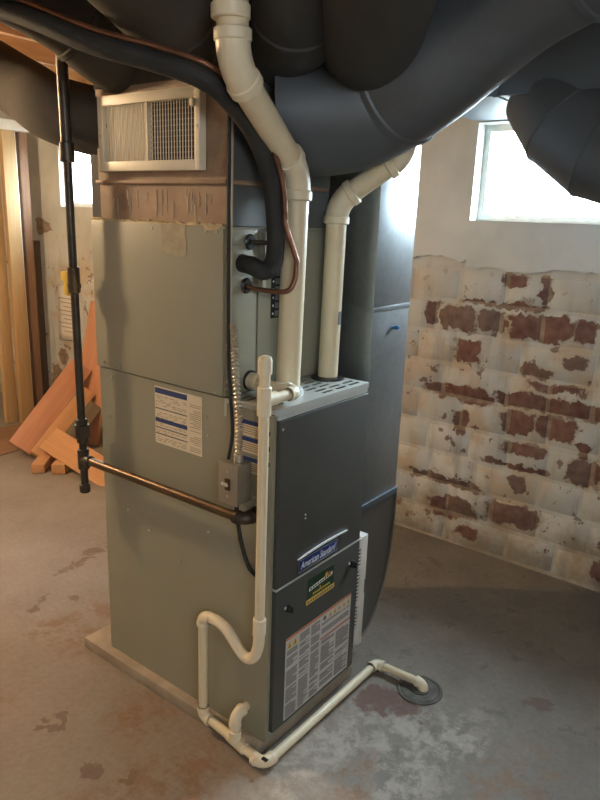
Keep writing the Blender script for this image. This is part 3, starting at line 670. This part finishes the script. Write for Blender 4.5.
round_duct([(.38, .16, 1.93), (.357, .0, 1.96), (.205, -.1, 1.954), (.066, -.2, 1.985), (-.093, -.32, 2.04), (-.30, -.48, 2.14), (-.40, -.56, 2.418)], .12, 'ductgrey', 'middle dark grey round duct overhead between narrow and widest ones', rings=(.3,))
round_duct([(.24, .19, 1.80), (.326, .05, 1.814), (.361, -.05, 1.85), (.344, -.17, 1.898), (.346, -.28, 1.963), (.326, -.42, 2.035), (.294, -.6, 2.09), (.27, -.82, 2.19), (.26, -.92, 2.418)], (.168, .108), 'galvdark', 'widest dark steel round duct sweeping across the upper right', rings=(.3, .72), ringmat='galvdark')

# ------------------------------------------------------------------ gored elbow duct in front of the window
def gored():
    pts = [Vector(q) for q in ((1.24, -.18, 1.98), (1.2, -.267, 1.867), (1.2, -.376, 1.785), (1.2, -.54, 1.741), (1.2, -.95, 1.728))]
    root = thing('elbow_duct', pts[0], 'glare-tinted steel segmented elbow duct hanging before the large window', 'duct')
    full = MB().tube(pts, .165, 36, caps=False)
    for i in range(len(pts)-1):
        MB().add(full.v[i*36:(i+2)*36], [(k, (k+1) % 36, 36+(k+1) % 36, 36+k) for k in range(36)]).build('gore', 'galvdark', root)
    for i in range(1, len(pts)-1):
        d = (pts[i+1]-pts[i-1]).normalized()
        MB().tube([pts[i]-d*.005, pts[i]-d*.002, pts[i]+d*.002, pts[i]+d*.005], [.164, .1675, .1675, .164], 36).build('seam_ring', 'galvdark', root)
gored()
tk = thing('trunk_duct', (1.33, -.9, 1.95), 'flat galvanised rectangular trunk duct running above the large window', 'duct')
for y0, y1 in ((-2.6, -1.25), (-1.245, .26)): MB().box(1.07, 1.60, y0, y1, 1.95, 2.22, .003).build('duct_section', 'galvdark', tk)
for yy in (-1.25, -.05): MB().box(1.064, 1.606, yy-.008, yy+.008, 1.945, 2.225, .001).build('drive_cleat', 'galvdark', tk)

# ------------------------------------------------------------------ return air duct and filter
ret = thing('return_air_duct', (.65, .33, 0), 'tall galvanised rectangular return air duct beside the furnace', 'duct')
RX0, RX1, RY0, RY1, ZS = .533, .763, .05, .60, .597
MB().box(RX0, RX1, RY0, RY1, 1.262, 2.09, .002).build('upper_section', 'galv', ret)
MB().box(RX0, RX1, RY0, RY1, ZS+.004, 1.258, .002).build('middle_section', 'galv', ret)
for z in (1.26,): MB().box(RX0-.0015, RX1+.0015, RY0-.0015, RY1+.0015, z-.008, z+.008, .0012).build('drive_cleat', 'galv', ret)
MB().box(RX0-.006, RX1+.004, RY0-.006, RY1+.004, ZS-.018, ZS+.006, .002).build('collar', 'galvdark', ret)
poly = [(.499, .07), (.499, ZS-.016), (RX1, ZS-.016)] + [(RX1 - .215*(1-math.cos(t)) , ZS-.10 - .43*math.sin(t)) for t in [PI/2*i/14 for i in range(15)]]
MB().prism(poly, 'y', RY0, RY1).build('boot', 'boot', ret, angle=25, label='curved heel boot at floor')
rim = [Vector((x, RY0-.003, z)) for x, z in poly[2:]]
MB().tube(rim, .004, 8).build('boot_rim', 'boot', ret)
MB().tube([(.665, RY0, 1.195), (.665, RY0-.012, 1.195), (.665, RY0-.022, 1.195)], [.005, .008, .003], 10).build('blue_plug', 'bluep', ret)
MB().box(.445, .497, .04, .60, .06, .56).build('filter_rack', 'galvdark', ret, smooth=False)
fl = MB()
FX0, FX1, FZ0, FZ1 = .446, .492, .125, .535
poly = [(FX0, FZ0), (FX1-.006, FZ0-.012), (FX1, FZ0), (FX1, FZ1), (FX0, FZ1)]
ft = MB().box(FX0+.010, FX1, -.010, .038, FZ0, FZ1, .002).build('air_filter', 'filter', label='white slotted air filter edge poking out beside the lower door', cat='filter')
for (z0, z1) in ((.145, .20), (.285, .305), (.425, .435), (.50, .533)): MB().box(FX0-.002, FX0+.012, -.010, -.004, z0, z1).build('tab', 'filter', ft, smooth=False)
MB().box(FX0, FX0+.010, -.006, .030, FZ0+.01, FZ1-.01).build('pleat_bed', 'dark', ft, smooth=False)
pt = MB()
for k in range(30): z = .138+k*.0132; pt.box(FX0-.001, FX0+.011, -.0085, -.005, z, z+.006)
pt.build('pleat', 'filter', ft, smooth=False, kind='stuff')
MB().box(FX1-.006, FX1-.002, -.0108, -.009, .32, .37).build('filter_print', 'ink', ft, smooth=False)

# ------------------------------------------------------------------ white vent pipes
def pvc_run(root, pts, r, arm, hub, rh, coupl=()):
    """straight pipes between corners, an elbow at each inner corner"""
    P = [Vector(p) for p in pts]
    for i in range(len(P)-1):
        a = P[i] if i == 0 else toward(P[i], P[i+1], arm*.7); b = P[i+1] if i == len(P)-2 else toward(P[i+1], P[i], arm*.7)
        MB().cyl(a, b, r, 24).build('pipe', 'pvc', root)
    for i in range(1, len(P)-1):
        mb = MB(); elbow(mb, P[i-1], P[i], P[i+1], rh, arm, hub); mb.build('elbow', 'pvcfit', root)
ex = thing('exhaust_pipe', (.167, .09, H), 'thick cream plastic exhaust pipe bending up left from furnace top', 'pipe')
pvc_run(ex, [(.167, .09, H), (.180, .09, 1.645), (-.125, .035, 1.845), (-.135, .035, 2.20)], .034, .070, 1.10, .0375)
MB().cyl((-.1335, .035, 1.93), (-.1338, .035, 1.96), .042, 24, .003).build('coupling', 'pvcfit', ex)
MB().tube([(.167, .09, H), (.167, .09, H+.004), (.167, .09, H+.018), (.167, .09, H+.02)], [.046, .046, .040, .036], 24).build('collar', 'toppanel', ex)
it = thing('intake_pipe', (.395, .115, H), 'slimmer cream plastic intake pipe bending right beneath the widest duct', 'pipe')
pvc_run(it, [(.395, .115, H), (.400, .112, 1.578), (.478, -.055, 1.712), (.49, -.06, 2.2)], .0305, .060, 1.11, .034)
MB().tube([(.395, .115, H), (.395, .115, H+.006), (.395, .115, H+.008)], [.052, .050, .034], 24).build('collar', 'black', it)
MB().add([(.4275+.0005, .10, 1.235), (.4275+.0005, .108, 1.235), (.4275+.0005, .108, 1.275), (.4275+.0005, .10, 1.275)], [(0, 1, 2, 3)])
tg = MB(); ang0, ang1 = math.radians(-100), math.radians(-60)
arcp = [(.3965+.031*math.cos(ang0+(ang1-ang0)*k/6), .114+.031*math.sin(ang0+(ang1-ang0)*k/6)) for k in range(7)]
tg.add([(x, y_, z) for z in (1.225, 1.265) for x, y_ in arcp], [(k, k+1, 8+k, 7+k) for k in range(6)])
tg.build('pipe_print', 'ink', it)

# ------------------------------------------------------------------ refrigerant lines
sp = spline([(.058, YC-.006, 1.412), (.052, YC-.045, 1.408), (.070, YC-.070, 1.396), (.098, YC-.075, 1.412), (.110, YC-.074, 1.462), (.102, YC-.073, 1.56), (.083, YC-.073, 1.63), (.020, YC-.073, 1.725), (-.07, YC-.07, 1.79),
             (-.145, YC-.055, 1.825), (-.20, .215, 1.858), (-.25, .36, 1.898), (-.30, .64, 1.995), (-.36, 1.0, 2.06)], 10)
su = MB().tube(sp, .0235, 20).build('suction_line', 'rubber', label='black foam insulated refrigerant line curving up from the coil cabinet', cat='pipe')
MB().cyl((.088, YC-.010, 1.466), (.113, YC-.055, 1.466), .006, 10).build('valve_stub', 'iron', su)
vd = Vector((.80, .60, -.12)); off = []; SGN = 1
for i in range(45, len(sp)):                              # the copper line is strapped along the outer side of the black one
    tn = (sp[min(i+1, len(sp)-1)]-sp[i-1]).normalized(); sd = vd.cross(tn).normalized(); off.append(sp[i]+sd*SGN*.0275-vd*.012)
cp = spline([(.076, YC-.006, 1.352), (.085, YC-.04, 1.345), (.105, YC-.115, 1.345), (.120, YC-.132, 1.372), (.128, YC-.132, 1.42)], 8) + spline([Vector((.128, YC-.132, 1.425))] + off[::3], 4)
MB().tube(cp, .0068, 12).build('liquid_line', 'copper', label='thin brown copper refrigerant line beside the black insulated one', cat='pipe')

# ------------------------------------------------------------------ condensate drain piping
dr = thing('drain_pipe', (-.045, .006, 0), 'narrow cream plastic condensate drain pipe with trap running to floor drain', 'pipe')
DX, DY, RP, RF = -.040, -.001, .0138, .0182
def fit(name, mb): return mb.build(name, 'pvcfit', dr)
MB().cyl((DX, DY, .44), (DX, DY, 1.18), RP).build('riser', 'pvc', dr)
fit('cap', MB().tube([(DX, DY, 1.158), (DX, DY, 1.192), (DX, DY, 1.200), (DX, DY, 1.204)], [RF, RF, RF*.85, RF*.4]))
t = MB().cyl((DX, DY, 1.050), (DX, DY, 1.125), RF, 20, .002); t.cyl((DX, DY, 1.088), (DX+.045, DY, 1.088), RF, 20, .002); fit('tee', t)
MB().cyl((DX+.03, DY, 1.088), (.08, DY, 1.088), RP).build('pipe', 'pvc', dr)
mb = MB(); elbow(mb, (DX, DY, 1.088), (.095, DY, 1.088), (.095, YC, 1.088), RF*.97, .04, 1.08); fit('elbow', mb)
MB().cyl((.095, .04, 1.088), (.098, YC-.002, 1.088), RP).build('pipe', 'pvc', dr)
fit('adapter', MB().cyl((.097, YC-.035, 1.088), (.098, YC-.005, 1.088), .024, 20, .003))
fit('coupling', MB().cyl((DX, DY, .425), (DX, DY, .475), RF, 20, .002))
trap = spline([(DX, DY, .43), (DX, DY+.003, .385), (DX, DY+.018, .345), (DX, DY+.045, .330), (DX, DY+.075, .345), (DX, DY+.12, .385), (DX, DY+.16, .398), (DX, DY+.195, .396)], 6)
MB().tube(trap, .0160, 20).build('trap', 'pvcfit', dr)
EY = .218
mb = MB(); elbow(mb, (DX, 0, .394), (DX, EY, .394), (DX, EY, 0), RF*.97, .034, 1.08); fit('elbow', mb)
MB().cyl((DX, EY, .37), (DX, EY, .075), RP).build('pipe', 'pvc', dr)
ZL = .046; DXL = -.052
mb = MB(); elbow(mb, (DX, EY, .3), (DX, EY, ZL), (DXL, -.02, ZL-.008), RF*.97, .034, 1.08); fit('elbow', mb)
MB().cyl((DX, EY-.02, ZL), (DXL, .0, ZL-.012), RP).build('pipe', 'pvc', dr)
CY, CZ = -.040, .024
t = MB().cyl((DX-.003, .105, ZL-.006), (DXL, .030, ZL-.011), RF, 20, .002); t.cyl((DXL, .072, ZL-.008), (DXL, .072, ZL+.034), RF, 20, .002); fit('tee', t)
MB().cyl((DXL, .072, ZL+.02), (DXL, .074, .11), RP).build('pipe', 'pvc', dr)
mb = MB(); elbow(mb, (DXL, .072, 0), (DXL, .074, .128), (.0, .076, .130), RF*.97, .036, 1.08); mb.cyl((DXL+.03, .076, .13), (.002, .076, .13), RP); fit('elbow', mb)
MB().cyl((DXL, .04, ZL-.011), (DXL, CY+.02, CZ+.006), RP).build('pipe', 'pvc', dr)
mb = MB(); elbow(mb, (DXL, .2, CZ), (DXL, CY, CZ), (.5, CY, CZ), RF*.97, .042, 1.08); fit('elbow', mb)
MB().box(DXL-.006, DXL+.004, CY-.012, CY+.006, CZ+.019, CZ+.0225).build('glue_mark', 'black', dr, smooth=False)
CX2 = .552
MB().cyl((DXL+.02, CY, CZ), (CX2, CY, CZ-.002), RP).build('pipe', 'pvc', dr)
mb = MB(); elbow(mb, (0, CY, CZ), (CX2, CY, CZ), (CX2, -.3, CZ), RF*.97, .034, 1.08); fit('elbow', mb)
MB().cyl((CX2, CY-.02, CZ), (CX2+.003, -.20, CZ+.004), RP).build('pipe', 'pvc', dr)
mb = MB(); elbow(mb, (CX2, 0, CZ+.004), (CX2+.003, -.225, CZ+.004), (CX2+.003, -.225, -.1), RF*.97, .028, 1.05); fit('outlet_elbow', mb)

fc = Vector((.553, -.215, 0))
def lathe(prof, c, seg=40):
    vs = [(c.x+r_*math.cos(2*PI*k/seg), c.y+r_*math.sin(2*PI*k/seg), c.z+z_) for r_, z_ in prof for k in range(seg)]; n_ = len(prof)
    return MB().add(vs, [(i*seg+k, i*seg+(k+1) % seg, (i+1)*seg+(k+1) % seg, (i+1)*seg+k) for i in range(n_-1) for k in range(seg)] + [tuple(range(seg)), tuple(range((n_-1)*seg, n_*seg))])
fdo = lathe([(.076, 0), (.076, .004), (.074, .006), (.067, .006), (.066, .003), (.064, .003), (.063, .005), (.010, .006)], fc).build('floor_drain', 'drainiron', label='round dark iron floor drain cover under the pipe outlet', cat='drain')
lathe([(.032, .004), (.032, .009), (.029, .010)], fc).build('drain_hub', 'drainiron', fdo)

# ------------------------------------------------------------------ gas pipe
gp = thing('gas_pipe', (-.05, .758, .62), 'black iron gas pipe dropping from ceiling with tee to furnace side', 'pipe')
GX, GY, GZ, GR = -.05, .758, .748, .0125
MB().cyl((GX, GY+.006, 1.70), (GX, GY+.012, CEIL-.1), .0165, 18).build('upper_pipe', 'iron', gp)
MB().cyl((GX, GY+.004, 1.33), (GX, GY+.006, 1.69), GR, 18).build('pipe', 'iron', gp)
MB().cyl((GX, GY, .86), (GX, GY+.003, 1.30), GR, 18).build('pipe', 'iron', gp)
MB().cyl((GX, GY+.006, 1.665), (GX, GY+.006, 1.72), .0215, 18, .003).build('reducer', 'iron', gp)
vb = MB().cyl((GX, GY+.003, 1.285), (GX, GY+.003, 1.365), .0185, 18, .004); vb.cyl((GX, GY+.003, 1.30), (GX, GY+.003, 1.315), .0205, 8)
v = vb.build('valve_body', 'brass', gp)
hd = MB().box(GX-.010, GX+.010, GY+.022, GY+.058, 1.318, 1.348, .004); hd.box(GX-.009, GX+.009, GY+.026, GY+.046, 1.275, 1.322, .004); hd.cyl((GX, GY+.01, 1.325), (GX, GY+.03, 1.325), .009, 12)
hd.build('valve_handle', 'yellowpl', v, label='yellow plastic valve handle')
un = MB(); un.cyl((GX, GY, .825), (GX, GY, .865), .024, 8); un.cyl((GX, GY, .865), (GX, GY, .885), .0185, 18, .002); un.cyl((GX, GY, .805), (GX, GY, .825), .0185, 18, .002)
un.build('union', 'iron', gp, angle=30)
MB().cyl((GX, GY, .76), (GX, GY, .81), GR, 18).build('nipple', 'iron', gp)
te = MB(); te.cyl((GX, GY, GZ-.035), (GX, GY, GZ+.035), .0185, 18, .003); te.cyl((GX, GY, GZ), (GX, GY-.04, GZ), .0185, 18, .003); te.build('tee', 'iron', gp)
MB().cyl((GX, GY, .65), (GX, GY, GZ-.03), GR, 18).build('drip_leg', 'iron', gp)
MB().cyl((GX, GY, .632), (GX, GY, .662), .0175, 18, .003).build('end_cap', 'iron', gp)
MB().cyl((GX, GY-.03, GZ), (GX, .070, GZ+.006), .0135, 18).build('branch_pipe', 'brass', gp)
mb = MB(); elbow(mb, (GX, .7, GZ+.006), (GX, .050, GZ+.006), (.1, .050, GZ+.006), .0175, .034, 1.12); mb.build('elbow', 'iron', gp)
MB().cyl((-.004, .050, GZ+.006), (.0, .050, GZ+.006), .022, 18).build('grommet', 'black', gp)

# ------------------------------------------------------------------ service switch, conduit, cables
sb = thing('switch_box', (-.03, .104, .785), 'small galvanised switch box with toggle on furnace side', 'switch')
MB().box(-.054, -.001, .072, .138, .788, .898, .002).build('box', 'switchbox', sb)
cv = MB().box(-.058, -.054, .070, .140, .785, .901, .0015).build('cover_plate', 'switchbox', sb)
MB().box(-.062, -.057, .097, .113, .826, .858, .001).build('toggle_collar', 'brass', cv)
MB().tube([(-.060, .105, .840), (-.080, .105, .852)], [.0055, .004], 10).build('toggle', 'paper', sb)
for z in (.808, .878): MB().cyl((-.060, .105, z), (-.057, .105, z), .0035, 8).build('screw', 'screw', cv)
MB().cyl((-.024, .098, .898), (-.024, .098, .922), .0135, 12, .002).build('connector', 'conduit', sb)
cpath = spline([(-.024, .098, .915), (-.020, .102, 1.013), (-.018, .115, 1.119), (-.016, .124, 1.21), (-.016, .130, 1.265)], 60)
MB().tube(cpath, [.0085 + .0022*math.sin(i*2*PI/6.5) for i in range(len(cpath))], 12).build('flex_conduit', 'conduit', label='ribbed silver flexible conduit rising from the switch box', cat='conduit')
MB().tube(spline([(-.012, .150, 2.1), (-.013, .152, 1.8), (-.012, .152, 1.5), (-.012, .150, 1.25), (-.020, .138, 1.12), (-.022, .124, 1.0), (-.024, .124, .95), (-.030, .130, .900)], 8), .0048, 8).build('black_cable', 'rubber', label='black cable running down the coil cabinet corner', cat='cable')
MB().tube(spline([(.010, .160, 2.1), (.010, .162, 1.8), (.009, .162, 1.5), (.009, .164, 1.25), (.004, .165, 1.20)], 8), .0035, 8).build('grey_cable', 'conduit', label='thin grey cable beside the black one above the conduit', cat='cable')
MB().tube(spline([(-.026, .100, .790), (-.024, .102, .75), (-.018, .092, .67), (-.012, .070, .60), (-.006, .050, .575), (.0, .042, .57)], 8), .0058, 10).build('drop_cable', 'rubber', label='black cable looping below the switch box into the furnace', cat='cable')

# ------------------------------------------------------------------ timber at the far left
def plank(name, a, b, width, thick, mat, label, side, cat='plank', group=None, bev=.003):
    """board from a to b; 'side' is a vector roughly along its width"""
    a, b = Vector(a), Vector(b); L = (b-a).length; ax = (b-a).normalized(); s = Vector(side); s = (s-ax*s.dot(ax)).normalized(); t = ax.cross(s)
    mb = MB().box(-L/2, L/2, -width/2, width/2, -thick/2, thick/2, bev)
    me_o = mb.build(name, mat, label=label, cat=cat, group=group, origin=(0, 0, 0))
    R = Matrix((ax, s, t)).transposed().to_4x4(); R.translation = (a+b)/2
    me_o.matrix_world = R
    return me_o
GW = 'offcut boards heaped by the wall'
plank('wood_plank', (.855, 2.76, .075), (1.39, 2.843, .510), .15, .035, 'pinkwood', 'long reddish plank leaning on the wall, topmost of the heap', (-.3, .6, .75), group=GW)
plank('wood_plank', (.90, 2.64, .040), (1.36, 2.737, .359), .10, .035, 'orangewood', 'reddish plank leaning directly under the topmost one', (-.3, .6, .75), group=GW)
plank('wood_plank', (1.03, 2.57, .075), (1.36, 2.665, .275), .09, .03, 'greywood', 'weathered grey plank lowest of the leaning ones', (-.3, .6, .75), group=GW)
plank('wood_plank', (.965, 2.60, .150), (1.00, 2.02, .030), .16, .032, 'orangewood', 'orange board end pointing down right over short blocks', (.75, 0, .65), group=GW)
plank('wood_block', (.80, 2.47, .030), (1.02, 2.66, .040), .075, .055, 'orangewood', 'short orange timber block on the floor, left one of two', (-.6, .7, 0), 'block', group='short timber blocks')
plank('wood_block', (.87, 2.37, .032), (1.10, 2.55, .032), .08, .06, 'orangewood', 'short orange timber block on the floor, right one of two', (-.6, .7, 0), 'block', group='short timber blocks')
plank('wood_plank', (1.32, 2.76, .008), (1.575, 2.80, .93), .30, .025, 'pinkwood', 'upright reddish board standing against the wall beside furnace', (0, 1, 0), group=GW)
GS = 'boards standing at the far left'
for (x, yy, wx, th, m_, z1, lab) in [(1.243, 3.53, .085, .04, 'tanwood', 2.02, 'leftmost tan timber stud standing at the far left'),
                                     (1.325, 3.46, .095, .04, 'tanwood', 2.02, 'wide tan timber stud standing right of another at left edge'),
                                     (1.395, 3.50, .018, .03, 'whitewood', 2.02, 'thin white strip standing between tan and brown studs'),
                                     (1.452, 3.50, .062, .04, 'brownwood', 2.02, 'brown timber stud standing right of the thin white strip'),
                                     (1.545, 3.56, .050, .05, 'darkwood', 1.30, 'dark short timber standing nearest the whitewashed wall at left')]:
    MB().box(x-wx/2, x+wx/2, yy-th/2, yy+th/2, .001, z1, .003).build('timber_stud', m_, label=lab, cat='stud', group=GS)
MB().box(.4, 1.50, 3.44, 3.56, 2.022, 2.088, .003).build('top_plate', 'whitewood', label='pale horizontal timber plate over the standing studs', cat='beam')
MB().prism([(.70, 2.90), (1.28, 2.95), (1.30, 3.42), (.55, 3.45)], 'z', .001, .007).build('hardboard_sheet', 'cardboard', label='flat brown hardboard sheet on the floor before the studs', cat='board', smooth=False)
# paper sheet on the wall
pp = MB(); N = 8
for i in range(N):
    pass
pv = []; pf = []
for j in range(7):
    for i in range(5):
        yy = 3.415 - .215*i/4 + .018*(j/6); z = .985 - .40*j/6 + .02*i/4
        pv.append((WALLX-.008-.012*math.sin(PI*i/4)*(j/6), yy, z))
pf = [(j*5+i, j*5+i+1, j*5+i+6, j*5+i+5) for j in range(6) for i in range(4)]
po = MB().add(pv, pf).build('paper_notice', 'noticepaper', label='white paper sheet hanging on the wall behind gas pipe', cat='paper')
so = po.modifiers.new('thickness', 'SOLIDIFY'); so.thickness = .001
pk = MB()
for q in range(9): pk.box(WALLX-.023, WALLX-.0215, 3.24, 3.40-.03*(q % 3), .90-q*.03, .905-q*.03)
pk.build('notice_print', 'brownink', po, smooth=False, kind='stuff')
# warm bulb outside the frame, then an added fill tube
def bulb(x, y, z, mat, lab):
    t = thing('light_bulb', (x, y, z), lab, 'light bulb')
    MB().tube([(x, y, CEIL-.17), (x, y, CEIL-.19), (x, y, z+.075)], [.05, .045, .022], 20).build('lamp_holder', 'porcelain', t)
    n_ = 12
    MB().tube([(x, y, z+.06*math.cos(PI*k/n_)+.0) for k in range(n_+1)], [max(.001, .06*math.sin(PI*k/n_)) for k in range(n_+1)], 20).build('glass_bulb', mat, t)
    MB().cyl((x, y, z+.05), (x, y, z+.09), .014, 16).build('screw_base', 'brass', t)
bulb(-.53, 2.2, 1.98, 'bulb', 'bare warm bulb on the ceiling beyond the left edge')
tl = thing('fill_tube', (-1.9, -2.5, 2.10), 'added cool white fill tube under the joists behind the viewpoint', 'fill light')  # invented tube, added to lift the shadows on doors and floor
MB().box(-2.55, -1.25, -2.56, -2.44, 2.14, 2.2495, .004).build('housing', 'whitewood', tl)
MB().cyl((-2.5, -2.5, 2.10), (-1.3, -2.5, 2.10), .02, 16).build('tube', 'fill_glow', tl)
for x in (-2.52, -1.28): MB().box(x-.02, x+.02, -2.53, -2.47, 2.07, 2.14, .003).build('tube_socket', 'porcelain', tl)
